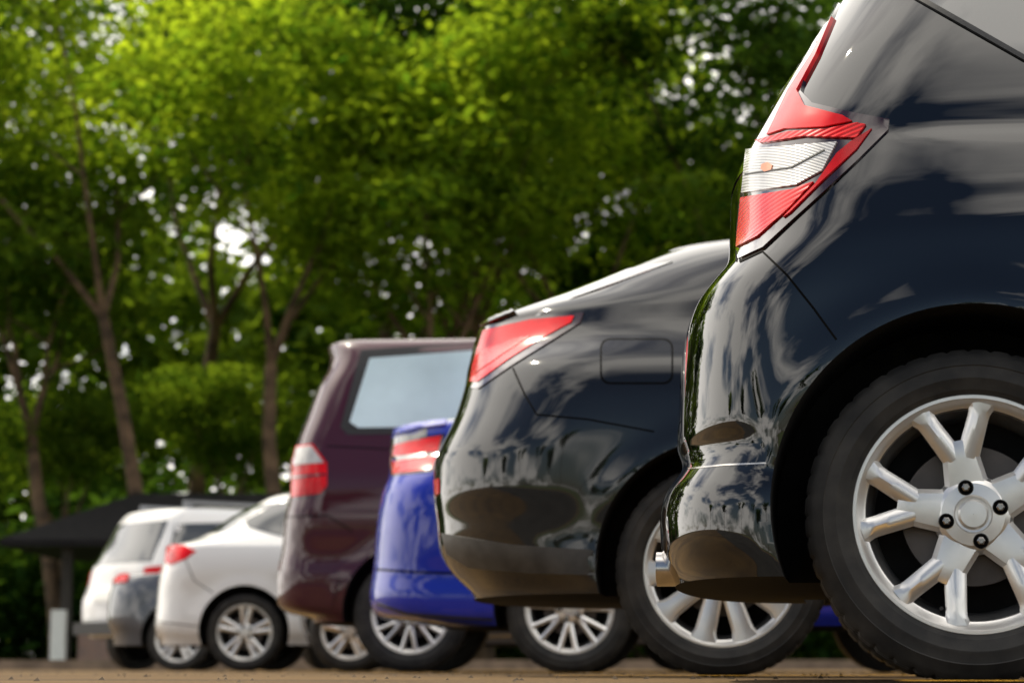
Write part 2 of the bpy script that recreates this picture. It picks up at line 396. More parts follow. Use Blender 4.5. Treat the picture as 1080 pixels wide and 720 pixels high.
    def fittings(s,sidewin=None,rearwin=None,frontwin=None,plate=None):
        if sidewin: s.patch('side_window',sidewin,M['glass'],'side',.003,.06)
        if rearwin: s.patch('rear_window',rearwin,M['glass'],'rear',.003,.06)
        if frontwin: s.patch('windscreen',frontwin,M['glass'],'front',.003,.07)
        if plate: s.patch('number_plate',plate,M['plate'],'rear',.012,.06)

# ======== black hatchback (nearest)
def sg(t): return 1/(1+np.exp(-np.clip(t,-30,30)))
def dispA(x,z):
    d=.011*sg((1.045-.02*x-z)/.006)*sg((x+.10)/.04)              # belt crease
    zc=.86+.05*np.clip(x+.3,0,1)                                   # shoulder over the arch
    d=d+.007*sg((zc-z)/.012)*sg((x+.22)/.05)*np.clip((z-.45)/.3,0,1)
    return d
A=Car('black_hatchback_car',4.0,(1028,538),.85,M['black'],.195,1.53,
 Wt=[(.195,.852),(.24,.854),(.33,.853),(.375,.846),(.385,.838),(.45,.841),(.6,.848),(.72,.846),(.84,.834),(.93,.812),(1.0,.785),(1.04,.768),(1.12,.745),(1.3,.67),(1.42,.60),(1.48,.54),(1.515,.42),(1.53,.2)],
 at=[(.195,.20),(.6,.22),(.9,.30),(1.0,.35),(1.53,.4)],
 xft=[(.195,3.2),(.3,3.33),(.6,3.34),(.8,3.25),(.92,2.9),(1.0,2.45),(1.2,2.05),(1.4,1.6),(1.53,1.2)],
 sil=[(1080,-150),(990,-110),(920,-50),(889,0),(860,45),(828,92),(798,145),(780,180),(771,215),(768,276),(749,300),(733,325),(722,360),(716,420),(714,480),(720,493),(702,520),(696,547),(697,575),(701,592),(706,603),(712,612)],
 R=.312,rr=.218,tw=.18,kind='Y',wb=2.6,arch=.372,step=.009,nq=52,nsd=110,flare=.014,rot=-9,n=3.4,bow=.06,disp=dispA)
A.patch('tail_lamp_housing',[(886,4),(872,35),(852,75),(846,97),(858,110),(900,120),(938,127),(937,138),(905,170),(870,203),(838,232),(806,262),(780,274),(778,262),(784,200),(788,170),(800,148),(830,96),(853,58),(872,22)],M['redd'],off=.005,step=6)
A.patch('tail_lamp_upper_lens',[(880,20),(863,60),(843,97),(851,114),(890,124),(900,130),(870,136),(830,138),(812,144),(834,97),(858,60)],M['redsm'],off=.009,step=5)
A.patch('tail_lamp_light_bar',[(800,150),(812,147),(835,141),(872,139),(905,132),(914,134),(904,148),(850,146),(806,153)],M['red'],off=.010,step=4)
A.patch('tail_lamp_reversing_lens',[(790,159),(884,152),(869,182),(842,197),(786,204)],M['clear'],off=.009,step=4)
A.ribbon('tail_lamp_reversing_divider',[(790,185),(838,179),(872,161)],1.4,M['plastic'],off=.0105,step=4)
A.patch('tail_lamp_amber_bulb',[(808,175),(814,173),(819,176),(818,181),(811,183),(807,180)],M['amber'],off=.011,step=3)
A.patch('tail_lamp_lower_lens',[(785,209),(838,202),(860,194),(833,223),(802,251),(780,262)],M['red'],off=.009,step=4)
A.patch('tail_lamp_outer_strip',[(920,138),(904,160),(868,194),(836,226),(829,231),(862,196),(884,164),(898,152)],M['redsm'],off=.009,step=4)
A.ribbon('bumper_seam',[(780,276),(804,265),(830,290),(858,325),(882,358)],2.4,M['gap'])
A.ribbon('bumper_bright_line',[(726,494),(765,490),(808,488)],1.6,M['chrome'],off=.001)
A.ribbon('hatch_seam',[(789,170),(782,205),(778,240),(777,276)],1.6,M['gap'])
A.patch('quarter_window',[(962,-5),(1080,62),(1180,100),(1180,-55),(1000,-60)],M['glass'],off=.003)
A.ribbon('quarter_window_seal',[(955,-15),(962,-5),(1080,62),(1180,100)],5,M['plastic'],off=.005)
A.fittings(sidewin=[(.75,1.07),(.72,1.33),(1.3,1.38),(1.75,1.2),(2.0,1.07)],rearwin=[(-.48,1.05),(-.40,1.38),(.40,1.38),(.48,1.05)])
def pipe(car,px,py,Y,r,L,mat='chrome',name='exhaust_tip'):
    rr_=pixel_ray(px,py); t=Y/rr_.y; p=car.inv@(EYE+rr_*t)
    v,f=lathe([(r*.86,.02+L*.6),(r*.86,.002),(r*.9,0),(r,0),(r,.01),(r,L),(r*.5,L+.01),(r*.5,L+.2)],40)
    o=meshobj(name,[(q[1],q[0],q[2]) for q in v],f,M[mat],car.e); o.location=p
    v,f=lathe([(.0005,.06),(r*.84,.06)],24); o2=meshobj('exhaust_bore',[(q[1],q[0],q[2]) for q in v],f,M['gap'],car.e); o2.location=p
pipe(A,693,600,4.62,.036,.10)

# ======== graphite sedan
B=Car('graphite_sedan_car',6.7,(760,602),.91,M['grey'],.255,1.47,
 Wt=[(.255,.895),(.33,.900),(.38,.90),(.42,.897),(.6,.908),(.75,.91),(.88,.90),(.98,.86),(1.04,.80),(1.1,.75),(1.25,.68),(1.38,.61),(1.44,.52),(1.46,.42),(1.47,.25)],
 at=[(.25,.40),(.8,.45),(1.0,.5),(1.1,.8),(1.47,.9)],
 xft=[(.25,3.5),(.35,3.68),(.6,3.7),(.8,3.6),(.95,3.1),(1.02,2.6),(1.2,2.2),(1.38,1.7),(1.47,1.3)],
 sil=[(1000,190),(900,205),(765,245),(700,268),(640,292),(580,315),(530,333),(508,345),(500,365),(492,400),(480,440),(466,470),(458,490),(457,520),(461,556),(462,574),(468,592),(478,606),(488,616),(500,626)],
 R=.33,rr=.235,tw=.2,kind='twin',wb=2.78,arch=.385,step=.014,nq=44,nsd=90,flare=.012,rot=-7,bow=.14)
B.patch('tail_lamp',[(507,346),(560,334),(616,330),(612,341),(580,361),(540,386),(505,410),(492,408),(494,393),(500,368)],M['redd'],off=.004,step=5)
B.patch('tail_lamp_lens',[(511,349),(560,338),(606,334),(603,341),(575,356),(537,380),(505,403),(497,403),(500,385),(505,368)],M['redsm'],off=.007,step=5)
B.patch('tail_lamp_reflector',[(508,372),(545,358),(560,356),(530,376),(504,394)],M['red'],off=.009,step=4)
B.patch('boot_lip_spoiler',[(503,334),(515,328),(532,326),(545,331),(520,341),(507,346)],M['grey'],off=.015,step=3,mirror=False)
def rrect(x0,y0,x1,y1,r):
    o=[]
    for cx,cy,a0 in ((x1-r,y1-r,0),(x0+r,y1-r,90),(x0+r,y0+r,180),(x1-r,y0+r,270)):
        for k in range(5):
            a=math.radians(a0+k*22.5); o.append((cx+r*math.cos(a),cy+r*math.sin(a)))
    return o
B.patch('fuel_flap_gap',rrect(633,357,710,405,10),M['gap'],off=.001,step=4,mirror=False)
B.patch('fuel_flap',rrect(634.8,358.8,708.2,403.2,9),M['grey'],off=.002,step=4,mirror=False)
B.ribbon('bumper_seam',[(541,388),(553,415),(566,437),(620,442),(690,455)],1.8,M['gap'])
B.patch('bumper_skirt',[(466,562),(540,574),(630,580),(627,606),(560,604),(495,598),(472,584)],M['dplastic'],off=.004)
B.patch('bumper_reflector',[(458,506),(463,504),(464,520),(460,523)],M['red'],off=.004)
B.fittings(sidewin=[(.15,1.06),(.45,1.25),(.9,1.37),(1.5,1.36),(2.1,1.06)],rearwin=[(-.6,1.12),(-.5,1.36),(.5,1.36),(.6,1.12)],frontwin=[(-.65,1.08),(-.52,1.36),(.52,1.36),(.65,1.08)])

# ======== blue sedan
C=Car('blue_sedan_car',10.65,(600,643),.885,M['blue'],.23,1.47,
 Wt=[(.23,.84),(.3,.88),(.4,.885),(.45,.87),(.6,.88),(.8,.885),(.95,.86),(1.05,.80),(1.1,.75),(1.3,.66),(1.42,.56),(1.47,.3)],
 at=[(.2,.35),(1.0,.4),(1.1,.8),(1.47,.9)],
 xft=[(.2,3.4),(.35,3.55),(.6,3.56),(.8,3.5),(.95,3.0),(1.02,2.5),(1.2,2.1),(1.38,1.6),(1.47,1.2)],
 sil=[(800,385),(700,392),(620,405),(540,428),(500,438),(460,445),(420,452),(413,462),(411,500),(403,520),(397,560),(394,600),(390,625),(392,645),(405,653),(440,658),(480,664)],
 R=.315,rr=.215,tw=.19,kind='multi',wb=2.7,step=.02,rot=-5)
C.patch('tail_lamp',[(414,467),(440,461),(470,457),(465,480),(457,497),(413,502),(412,480)],M['redd'],off=.004,step=5)
C.patch('tail_lamp_upper_lens',[(417,469),(440,464),(466,460),(462,476),(415,481)],M['redsm'],off=.007,step=4)
C.patch('tail_lamp_lower_lens',[(414,487),(460,482),(455,495),(415,500)],M['redsm'],off=.007,step=4)
C.patch('tail_lamp_reversing_lens',[(420,481.5),(450,478),(450,482),(420,486)],M['clear'],off=.008,step=3)
C.ribbon('bumper_seam',[(457,500),(462,530),(480,560),(520,575)],1.6,M['gap'])
C.ribbon('bumper_crease_shade',[(396,600),(440,603),(525,606)],2.2,M['gap'])  # near-black ribbon paints the shade along the bumper crease
C.ribbon('bumper_lower_edge',[(398,636),(430,647),(520,653)],2.5,M['plastic'],off=.003)
C.patch('boot_spoiler',[(415,453),(440,447),(472,444),(470,449),(440,453),(417,459)],M['blue'],off=.015,step=4,mirror=False)
C.fittings(sidewin=[(.15,1.06),(.45,1.25),(.9,1.36),(1.4,1.35),(2.0,1.06)],rearwin=[(-.6,1.12),(-.5,1.36),(.5,1.36),(.6,1.12)])

# ======== maroon van
Dv=Car('maroon_van',13.0,(432,648),.92,M['purple'],.30,2.06,
 Wt=[(.3,.87),(.4,.905),(.6,.915),(.64,.905),(.9,.92),(1.15,.915),(1.25,.90),(1.5,.86),(1.8,.78),(1.95,.72),(2.02,.64),(2.05,.5),(2.06,.3)],
 at=[(.3,.25),(1.2,.25),(2.06,.25)],
 xft=[(.3,3.5),(.45,3.62),(.8,3.6),(1.05,3.3),(1.2,2.9),(1.6,2.4),(1.95,1.9),(2.06,1.5)],
 sil=[(700,345),(500,352),(375,357),(354,361),(346,368),(349,382),(335,410),(322,445),(313,468),(307,490),(306,520),(300,545),(297,580),(293,600),(292,636),(300,645),(330,652)],
 R=.345,rr=.23,tw=.2,kind='multi',wb=2.95,step=.025,n=3.4,rot=-4,bow=.08)
Dv.patch('tail_lamp',[(313,470),(330,468),(345,488),(345,512),(338,520),(308,524),(308,490)],M['redsm'],off=.006,step=4)
Dv.patch('tail_lamp_clear_lens',[(314,472),(329,470),(342,488),(310,490)],M['clear'],off=.01,step=4)
Dv.ribbon('tail_lamp_divider',[(309,503),(344,500)],2,M['redd'],off=.01)
Dv.patch('side_window_frame',[(381,369),(497,361),(640,357),(640,455),(367,458),(359,450)],M['plastic'],off=.003,mirror=True)
Dv.patch('side_window',[(390,378),(497,370),(640,366),(640,448),(378,451),(369,445)],M['glass_refl'],off=.006,mirror=True)
Dv.ribbon('bumper_seam',[(302,545),(345,543),(372,560)],1.3,M['gap'])
Dv.ribbon('body_crease_shade',[(345,470),(420,474),(520,476)],1.2,M['gap'])  # crease shade painted on as a thin dark line
Dv.patch('bumper_lower',[(295,602),(350,600),(358,606),(350,640),(295,637)],M['purple'],off=.012)
Dv.fittings(rearwin=[(-.65,1.3),(-.58,1.8),(.58,1.8),(.65,1.3)])

# ======== small silver hatch (behind van)
E=Car('silver_hatchback_car',15.6,(368,668),.82,M['silver'],.2,1.45,
 Wt=[(.2,.8),(.3,.82),(.8,.83),(.95,.79),(1.3,.67),(1.4,.58),(1.45,.35)],at=[(.2,.3),(1.45,.3)],
 xft=[(.2,3.0),(.35,3.15),(.6,3.15),(.8,3.0),(.95,2.5),(1.2,2.0),(1.45,1.3)],
 prof=[(-.35,.2),(-.42,.4),(-.42,.8),(-.34,1.0),(-.15,1.3),(.1,1.42),(.5,1.45)],R=.29,rr=.20,kind='five',wb=2.45,step=.04,nq=20,nsd=50)
E.fittings(sidewin=[(0,.98),(.1,1.28),(.5,1.36),(1.2,1.33),(1.8,.98)],rearwin=[(-.55,1.02),(-.5,1.32),(.5,1.32),(.55,1.02)])

# ======== white sedan
G1=Car('white_sedan_car',17.5,(257,669),.88,M['white'],.21,1.47,
 Wt=[(.21,.83),(.3,.87),(.4,.88),(.6,.87),(.8,.88),(.95,.86),(1.05,.80),(1.1,.75),(1.3,.66),(1.42,.56),(1.47,.3)],
 at=[(.2,.3),(1.0,.35),(1.1,.7),(1.47,.9)],
 xft=[(.2,3.3),(.35,3.45),(.6,3.46),(.8,3.4),(.95,2.95),(1.02,2.5),(1.2,2.1),(1.38,1.6),(1.47,1.2)],
 sil=[(480,510),(420,512),(300,521),(275,530),(240,548),(215,565),(195,572),(178,575),(173,590),(168,610),(165,640),(163,664),(170,673)],
 R=.31,rr=.22,tw=.19,kind='five',wb=2.65,step=.03,nq=26,nsd=60,rot=-2)
G1.patch('tail_lamp',[(176,574),(195,575),(207,581),(196,589),(180,595),(175,593)],M['redsm'],off=.008,step=3)
G1.patch('side_window',[(258,549),(290,531),(330,524),(440,520),(440,563),(300,566),(262,556)],M['glass'],off=.005,step=6)
G1.patch('side_pillar',[(322,522),(328,522),(326,566),(320,566)],M['white'],off=.008,step=6)
G1.ribbon('bumper_seam',[(196,590),(205,612),(225,625)],1.0,M['gap'])
G1.ribbon('sill_crease_shade',[(166,655),(225,662)],1.0,M['gap'])  # dark strip stands for the shade in the sill crease
G1.fittings(rearwin=[(-.6,1.12),(-.5,1.36),(.5,1.36),(.6,1.12)])

# ======== grey sedan
G2=Car('grey_sedan_car',21.5,(187,676),.86,M['silver'],.25,1.46,
 Wt=[(.25,.82),(.4,.85),(.8,.86),(.95,.82),(1.1,.73),(1.3,.65),(1.42,.55),(1.46,.3)],
 at=[(.2,.4),(1.46,.6)],
 xft=[(.2,3.2),(.35,3.35),(.6,3.36),(.8,3.3),(.95,2.9),(1.2,2.1),(1.38,1.6),(1.46,1.2)],
 sil=[(400,545),(300,555),(260,568),(220,590),(190,600),(165,604),(130,606),(120,614),(115,630),(113,655),(120,668)],
 R=.31,rr=.22,kind='five',wb=2.6,step=.035,nq=22,nsd=50)
G2.patch('tail_lamp',[(120,604),(132,601),(137,607),(133,614),(120,615)],M['redsm'],off=.02,step=3,mirror=False)
G2.fittings(sidewin=[(.2,1.04),(.5,1.24),(.9,1.35),(1.4,1.34),(1.9,1.04)],rearwin=[(-.6,1.1),(-.5,1.34),(.5,1.34),(.6,1.1)])

# ======== white SUV, parked askew
H=Car('white_suv',25,(165,684),.92,M['white'],.38,1.95,
 Wt=[(.38,.87),(.5,.91),(.9,.92),(1.15,.90),(1.3,.84),(1.6,.76),(1.85,.68),(1.92,.55),(1.95,.3)],at=[(.3,.25),(1.95,.2)],
 xft=[(.38,3.4),(.6,3.6),(.9,3.55),(1.15,3.1),(1.25,2.6),(1.6,2.1),(1.95,1.3)],
 prof=[(-.75,.38),(-.86,.55),(-.86,.8),(-.78,1.0),(-.76,1.15),(-.55,1.6),(-.42,1.84),(-.38,1.88),(.1,1.93),(.8,1.95)],
 R=.36,rr=.24,tw=.24,kind='five',wb=2.75,step=.035,nq=22,nsd=50,n=3.5,rot=37,loc=Vector((-4.15,26.4,0)))
H.patch('rear_lamp',[(-.9,1.0),(-.9,1.2),(-.68,1.18),(-.70,1.02)],M['redsm'],'rear',.01,.04)
H.patch('rear_lamp',[(.9,1.0),(.9,1.2),(.68,1.18),(.70,1.02)],M['redsm'],'rear',.01,.04)
H.fittings(sidewin=[(-.45,1.3),(-.3,1.7),(.6,1.76),(1.5,1.74),(2.1,1.3)],rearwin=[(-.74,1.25),(-.64,1.74),(.64,1.74),(.74,1.25)],plate=[(-.25,.8),(-.25,.93),(.25,.93),(.25,.8)])
def box(name,x0,y0,z0,x1,y1,z1,mat,parent=None):
    v=[(x,y,z) for x in(x0,x1) for y in(y0,y1) for z in(z0,z1)]
    return meshobj(name,v,[(0,1,3,2),(4,5,7,6),(0,1,5,4),(2,3,7,6),(0,2,6,4),(1,3,7,5)],mat,parent,smooth=False)
for sy in (-.55,.55): box('roof_rail',-.1,sy-.02,1.96,1.7,sy+.02,2.0,M['silver'],H.e); box('roof_rail_foot',-.1,sy-.02,1.86,0,sy+.02,1.96,M['silver'],H.e)
box('bumper_trim',-.93,-.6,.42,-.80,.6,.56,M['plastic'],H.e)

# ---------------------------------------------------------------- ground
def groundmat(name,c1,c2,s1=.6,s2=60):
    m,nt,b=newmat(name)
    tc=N(nt,'ShaderNodeTexCoord'); n1=N(nt,'ShaderNodeTexNoise'); n1.inputs['Scale'].default_value=s1; n1.inputs['Detail'].default_value=6
    n2=N(nt,'ShaderNodeTexNoise'); n2.inputs['Scale'].default_value=s2; n2.inputs['Detail'].default_value=3
    for q in (n1,n2): nt.links.new(tc.outputs['Object'],q.inputs['Vector'])
    cr=N(nt,'ShaderNodeValToRGB'); cr.color_ramp.elements[0].position=.40; cr.color_ramp.elements[0].color=(*c1,1); cr.color_ramp.elements[1].position=.60; cr.color_ramp.elements[1].color=(*c2,1)
    ad=N(nt,'ShaderNodeMixRGB',blend_type='MIX'); ad.inputs[0].default_value=.5
    nt.links.new(n1.outputs['Fac'],ad.inputs[1]); nt.links.new(n2.outputs['Fac'],ad.inputs[2]); nt.links.new(ad.outputs[0],cr.inputs[0]); nt.links.new(cr.outputs[0],b.inputs['Base Color'])
    b.inputs['Specular IOR Level'].default_value=.15
    setp(b,Roughness=.95); bp=N(nt,'ShaderNodeBump'); bp.inputs['Distance'].default_value=.006; nt.links.new(n2.outputs['Fac'],bp.inputs['Height']); nt.links.new(bp.outputs[0],b.inputs['Normal'])
    return m
gm=groundmat('worn_tan_asphalt',(.045,.030,.018),(.17,.105,.042))
rm=groundmat('unseen_road_asphalt',(.03,.029,.028),(.065,.062,.058))
meshobj('ground',[(-400,-400,0),(400,-400,0),(400,500,0),(-400,500,0)],[(0,1,2,3)],gm,smooth=False)
meshobj('unseen_dark_road',[(-200,-9,.004),(200,-9,.004),(200,3.4,.004),(-200,3.4,.004)],[(0,1,2,3)],rm,smooth=False)  # unseen dark sheet added to darken reflections in the lower bumpers
ylw=simple('yellow_road_paint',(.55,.30,.035),rough=.8,noise=.35,nscale=12,spec=.1)
V=[];F=[]
for yy in (3.6,6.1,9.6,12.4,15.1,17.1,20.3,23.9,):
    o=len(V); xl=1.4-.21*yy; V+=[(xl,yy,.008),(xl+5,yy-.7,.008),(xl+5,yy-.58,.008),(xl,yy+.12,.008)]; F.append((o,o+1,o+2,o+3))
for (xa,ya,xb,yb_) in ((3.6,4.55,.9,5.6),):
    dx_,dy_=xb-xa,yb_-ya; l=math.hypot(dx_,dy_); nx,ny=-dy_/l*.12,dx_/l*.12
    o=len(V); V+=[(xa-nx,ya-ny,.012),(xb-nx,yb_-ny,.012),(xb+nx,yb_+ny,.012),(xa+nx,ya+ny,.012)]; F.append((o,o+1,o+2,o+3))
meshobj('parking_bay_markings',V,F,ylw,smooth=False)
V=[];F=[]
for i in range(1200):
    x=rng.uniform(-4,4.5); y=rng.uniform(3.8,20); s_=rng.uniform(.003,.008); o=len(V)
    for (p,q,z) in ((-1,-.6,0),(1,-.7,0),(.8,.8,0),(-.7,.9,0),(.1,0,1.0)): V.append((x+p*s_,y+q*s_,.004+z*s_))
    F+=[(o,o+1,o+4),(o+1,o+2,o+4),(o+2,o+3,o+4),(o+3,o,o+4)]
meshobj('grit',V,F,simple('grit_stone',(.16,.12,.08),rough=.9,noise=.5,nscale=3),smooth=False)
grass=simple('lawn_grass',(.07,.10,.025),rough=.9,noise=.5,nscale=3,bump=.8)
meshobj('lawn',[(-90,36,.10),(110,36,.10),(110,140,.10),(-90,140,.10)],[(0,1,2,3)],grass,smooth=False)
meshobj('lawn_verge',[(-200,-140,.06),(200,-140,.06),(200,-9.3,.06),(-200,-9.3,.06)],[(0,1,2,3)],grass,smooth=False)
kerbm=simple('kerb_concrete',(.22,.16,.11),rough=.9,noise=.3,nscale=4)
box('kerb',-90,35.8,0,110,36,.16,kerbm)
box('kerb',-200,-9.3,0,200,-9.1,.13,kerbm)

# ---------------------------------------------------------------- pavilion
pv=empty('garden_pavilion',(-9.25,40,0))
roofm=simple('dark_roof_tiles',(.012,.011,.012),rough=.9,noise=.3,nscale=6,spec=.2)
woodm=simple('dark_timber_post',(.03,.025,.02),rough=.8,noise=.3)
whm=simple('white_render_post',(.7,.7,.68),rough=.7,noise=.1)
brm,nt,b=newmat('brick_wall_low'); bk=N(nt,'ShaderNodeTexBrick'); bk.inputs['Color1'].default_value=(.25,.13,.09,1); bk.inputs['Color2'].default_value=(.18,.10,.08,1); bk.inputs['Mortar'].default_value=(.3,.28,.25,1); bk.inputs['Scale'].default_value=4
tc=N(nt,'ShaderNodeTexCoord'); mp=N(nt,'ShaderNodeMapping'); mp.inputs['Rotation'].default_value=(math.pi/2,0,0); nt.links.new(tc.outputs['Object'],mp.inputs[0]); nt.links.new(mp.outputs[0],bk.inputs['Vector']); nt.links.new(bk.outputs[0],b.inputs['Base Color'])
x0,x1,y0,y1=.1,7.5,-1,5
v=[(x0,y0,2.3),(x1,y0,2.3),(x1,y1,2.3),(x0,y1,2.3),(2.0,2,3.35),(5.6,2,3.35),(x0,y0,2.18),(x1,y0,2.18),(x1,y1,2.18),(x0,y1,2.18)]
meshobj('roof',v,[(0,1,5,4),(1,2,5),(2,3,4,5),(3,0,4),(6,7,1,0),(7,8,2,1),(8,9,3,2),(9,6,0,3),(6,7,8,9)],roofm,pv,smooth=False)
for (x,y) in ((1.25,-.6),(6.9,-.6),(1.25,4.6),(6.9,4.6),(4.1,-.6)): box('post',x-.09,y-.09,0,x+.09,y+.09,2.18,woodm,pv)
box('low_wall',1.5,-.7,0,6.7,-.5,.75,brm,pv); box('wall_cap',1.45,-.74,.75,6.75,-.46,.82,whm,pv)
box('gate_pier',1.06,-.98,0,1.30,-.74,1.05,whm,pv)
box('far_counter',2.0,3.5,0,6,3.8,1.3,woodm,pv)

# ---------------------------------------------------------------- trees
bark,nt,b=newmat('tree_bark'); tc=N(nt,'ShaderNodeTexCoord'); n=N(nt,'ShaderNodeTexNoise'); n.inputs['Scale'].default_value=3; n.inputs['Detail'].default_value=5
nt.links.new(tc.outputs['Object'],n.inputs['Vector']); cr=N(nt,'ShaderNodeValToRGB'); cr.color_ramp.elements[0].color=(.05,.032,.018,1); cr.color_ramp.elements[1].color=(.20,.125,.07,1)
cr.color_ramp.elements[0].position=.35; cr.color_ramp.elements[1].position=.7
nt.links.new(n.outputs['Fac'],cr.inputs[0]); nt.links.new(cr.outputs[0],b.inputs['Base Color']); setp(b,Roughness=.9)
def leafmat(name,c1,c2,tr=.45):
    m=bpy.data.materials.new(name); m.use_nodes=True; nt=m.node_tree; nt.nodes.clear()
    out=N(nt,'ShaderNodeOutputMaterial'); at=N(nt,'ShaderNodeAttribute'); at.attribute_name='tint'
    cr=N(nt,'ShaderNodeValToRGB'); cr.color_ramp.elements[0].color=(*c1,1); cr.color_ramp.elements[1].color=(*c2,1)
    nt.links.new(at.outputs['Fac'],cr.inputs[0])
    d=N(nt,'ShaderNodeBsdfDiffuse'); t=N(nt,'ShaderNodeBsdfTranslucent')
    vm=N(nt,'ShaderNodeVectorMath',operation='MULTIPLY'); vm.inputs[1].default_value=(2.7,2.4,.9); nt.links.new(cr.outputs[0],vm.inputs[0])
    nt.links.new(cr.outputs[0],d.inputs['Color']); nt.links.new(vm.outputs[0],t.inputs['Color'])
    mx=N(nt,'ShaderNodeMixShader'); mx.inputs[0].default_value=tr; nt.links.new(d.outputs[0],mx.inputs[1]); nt.links.new(t.outputs[0],mx.inputs[2])
    nt.links.new(mx.outputs[0],out.inputs['Surface']); return m
LM_bright=leafmat('leaf_bright',(.032,.090,.012),(.23,.32,.032),.6)
LM_mid=leafmat('leaf_mid',(.022,.065,.012),(.13,.20,.025),.55)
LM_dark=leafmat('leaf_dark',(.010,.034,.009),(.05,.10,.018),.4)
def leaves(centers,radii,per,size,seed,flat=.5):
    r=np.random.default_rng(seed)
    C=np.repeat(np.array(centers),per,axis=0); Rd=np.repeat(np.array(radii),per,axis=0)
    n=len(C); d=r.normal(size=(n,3)); d/=np.linalg.norm(d,axis=1,keepdims=True); rad=r.uniform(0.1,1,n)**.6*np.where(r.uniform(0,1,n)<.15,1.35,1)
    P=C+d*rad[:,None]*Rd
    nr=r.normal(size=(n,3)); nr[:,2]=np.abs(nr[:,2])+flat*1.5; nr/=np.linalg.norm(nr,axis=1,keepdims=True)
    t=np.cross(nr,r.normal(size=(n,3))); t/=np.linalg.norm(t,axis=1,keepdims=True); bb=np.cross(nr,t)
    s=size*r.uniform(.6,1.4,n)[:,None]
    v=np.stack([P-t*s,P-bb*s*.45,P+t*s,P+bb*s*.45],axis=1).reshape(-1,3)
    ct=np.repeat(r.uniform(0,1,len(centers)),per)
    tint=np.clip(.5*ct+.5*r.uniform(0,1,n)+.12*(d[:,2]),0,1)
    return v,tint
def leafmesh(name,v,tint,mat):
    n=len(v)//4; me=bpy.data.meshes.new(name)
    me.vertices.add(4*n); me.vertices.foreach_set('co',v.astype(np.float32).ravel())
    me.loops.add(4*n); me.loops.foreach_set('vertex_index',np.arange(4*n,dtype=np.int32))
    me.polygons.add(n); me.polygons.foreach_set('loop_start',np.arange(0,4*n,4,dtype=np.int32))
    me.update(calc_edges=True)
    a=me.attributes.new('tint','FLOAT','FACE'); a.data.foreach_set('value',tint.astype(np.float32))
    me.materials.append(mat); return me
def make_tree(seed,H,mat,leaf=.13,per=160,lean=.1,trunk_frac=.4,thick=.6):
    r=random.Random(seed); V=[];F=[]; cen=[];rad=[]
    def tube(p,q,ra,rb,ns=7):
        d=(q-p).normalized(); u=d.orthogonal().normalized(); w=d.cross(u); o=len(V)
        for (c,rr_) in ((p,ra),(q,rb)):
            for k in range(ns):
                a=2*math.pi*k/ns; V.append(c+u*(rr_*math.cos(a))+w*(rr_*math.sin(a)))
        for k in range(ns): F.append((o+k,o+(k+1)%ns,o+ns+(k+1)%ns,o+ns+k))
    def br(p,d,L,ra,lev):
        n=4 if lev<2 else 3; q=p
        for i in range(n):
            d2=(d+Vector((r.uniform(-1,1),r.uniform(-1,1),r.uniform(-.3,.6)))*(.13 if lev==0 else .22)).normalized()
            q2=q+d2*(L/n); rb=ra*(.86 if lev==0 else .75); tube(q,q2,ra,rb)
            if lev>=2 or (lev==1 and i>=2):
                cen.append(tuple(q2+Vector((r.uniform(-.4,.4),r.uniform(-.4,.4),.2)))); s=r.uniform(.7,1.35)*H/18; rad.append((s*1.4,s*1.4,s*.45))
            if lev==1 and i>=1:
                a=r.uniform(0,6.28); dd=(d2*.5+Vector((math.cos(a),math.sin(a),r.uniform(-.1,.5)))).normalized(); br(q2,dd,L*.55,rb*.55,lev+1)
            q=q2;d=d2;ra=rb
        if lev<2:
            k=r.choice((3,4)) if lev==0 else 3
            a0=r.uniform(0,6.28)
            for j in range(k):
                a=a0+j*2*math.pi/k+r.uniform(-.4,.4); sp=.55 if lev==0 else .9
                dd=(d+Vector((math.cos(a),math.sin(a),r.uniform(-.1,.5)))*sp).normalized(); br(q,dd,L*(.78 if lev==0 else .55),ra*.7,lev+1)
    br(Vector((0,0,-.2)),Vector((r.uniform(-lean,lean),r.uniform(-lean,lean),1)).normalized(),H*trunk_frac,.022*H*thick,0)
    me=bpy.data.meshes.new('trunk'); me.from_pydata([tuple(v) for v in V],[],F); me.materials.append(bark)
    me.polygons.foreach_set('use_smooth',[True]*len(me.polygons))
    v,t=leaves(cen,rad,per,leaf,seed); return me,leafmesh('crown',v,t,mat)
kinds=[make_tree(11,18,LM_bright,lean=.2,trunk_frac=.36),make_tree(12,19,LM_bright,lean=.3,trunk_frac=.28,thick=.65),make_tree(13,18,LM_dark,per=190),make_tree(14,17,LM_mid,lean=.15,trunk_frac=.30),make_tree(15,19,LM_dark,per=190,trunk_frac=.3),make_tree(21,19,LM_bright,lean=.35,trunk_frac=.38,thick=.5)]
def put(k,x,y,s=1,rot=0,name='broadleaf_tree'):
    e=empty(name,(x,y,0),rot); e.scale=(s,s,s)
    for nm,me in (('trunk',kinds[k][0]),('crown',kinds[k][1])): link(bpy.data.objects.new(nm,me),e)
layout=[(3,-9.0,44,1.0,0.3),(5,-6.6,43,1.0,1.2),(0,-4.6,44,1.0,2.4),(1,-1.4,45,1.0,4.0),(0,1.4,47,1.0,5.1),(2,5.0,46,1.02,0.9),(3,8.0,44,1.0,2.2),(4,11,46,1.0,3.3),
 (2,-12.2,46,1.08,1.0),(2,-7.4,53,1.18,2),(0,-3,54,1.1,1),(4,3.4,54,1.1,4),(4,15,50,1,1),(4,-18,48,1,2),(5,-2.6,48,1.05,3.3),(2,-.6,52,1.15,.7),(2,-3.6,56,1.25,2.7),(3,-5.6,48,.62,.4),(3,-9.8,47,.55,3.0)]
for k,x,y,s,ro in layout: put(k,x,y,s,ro)
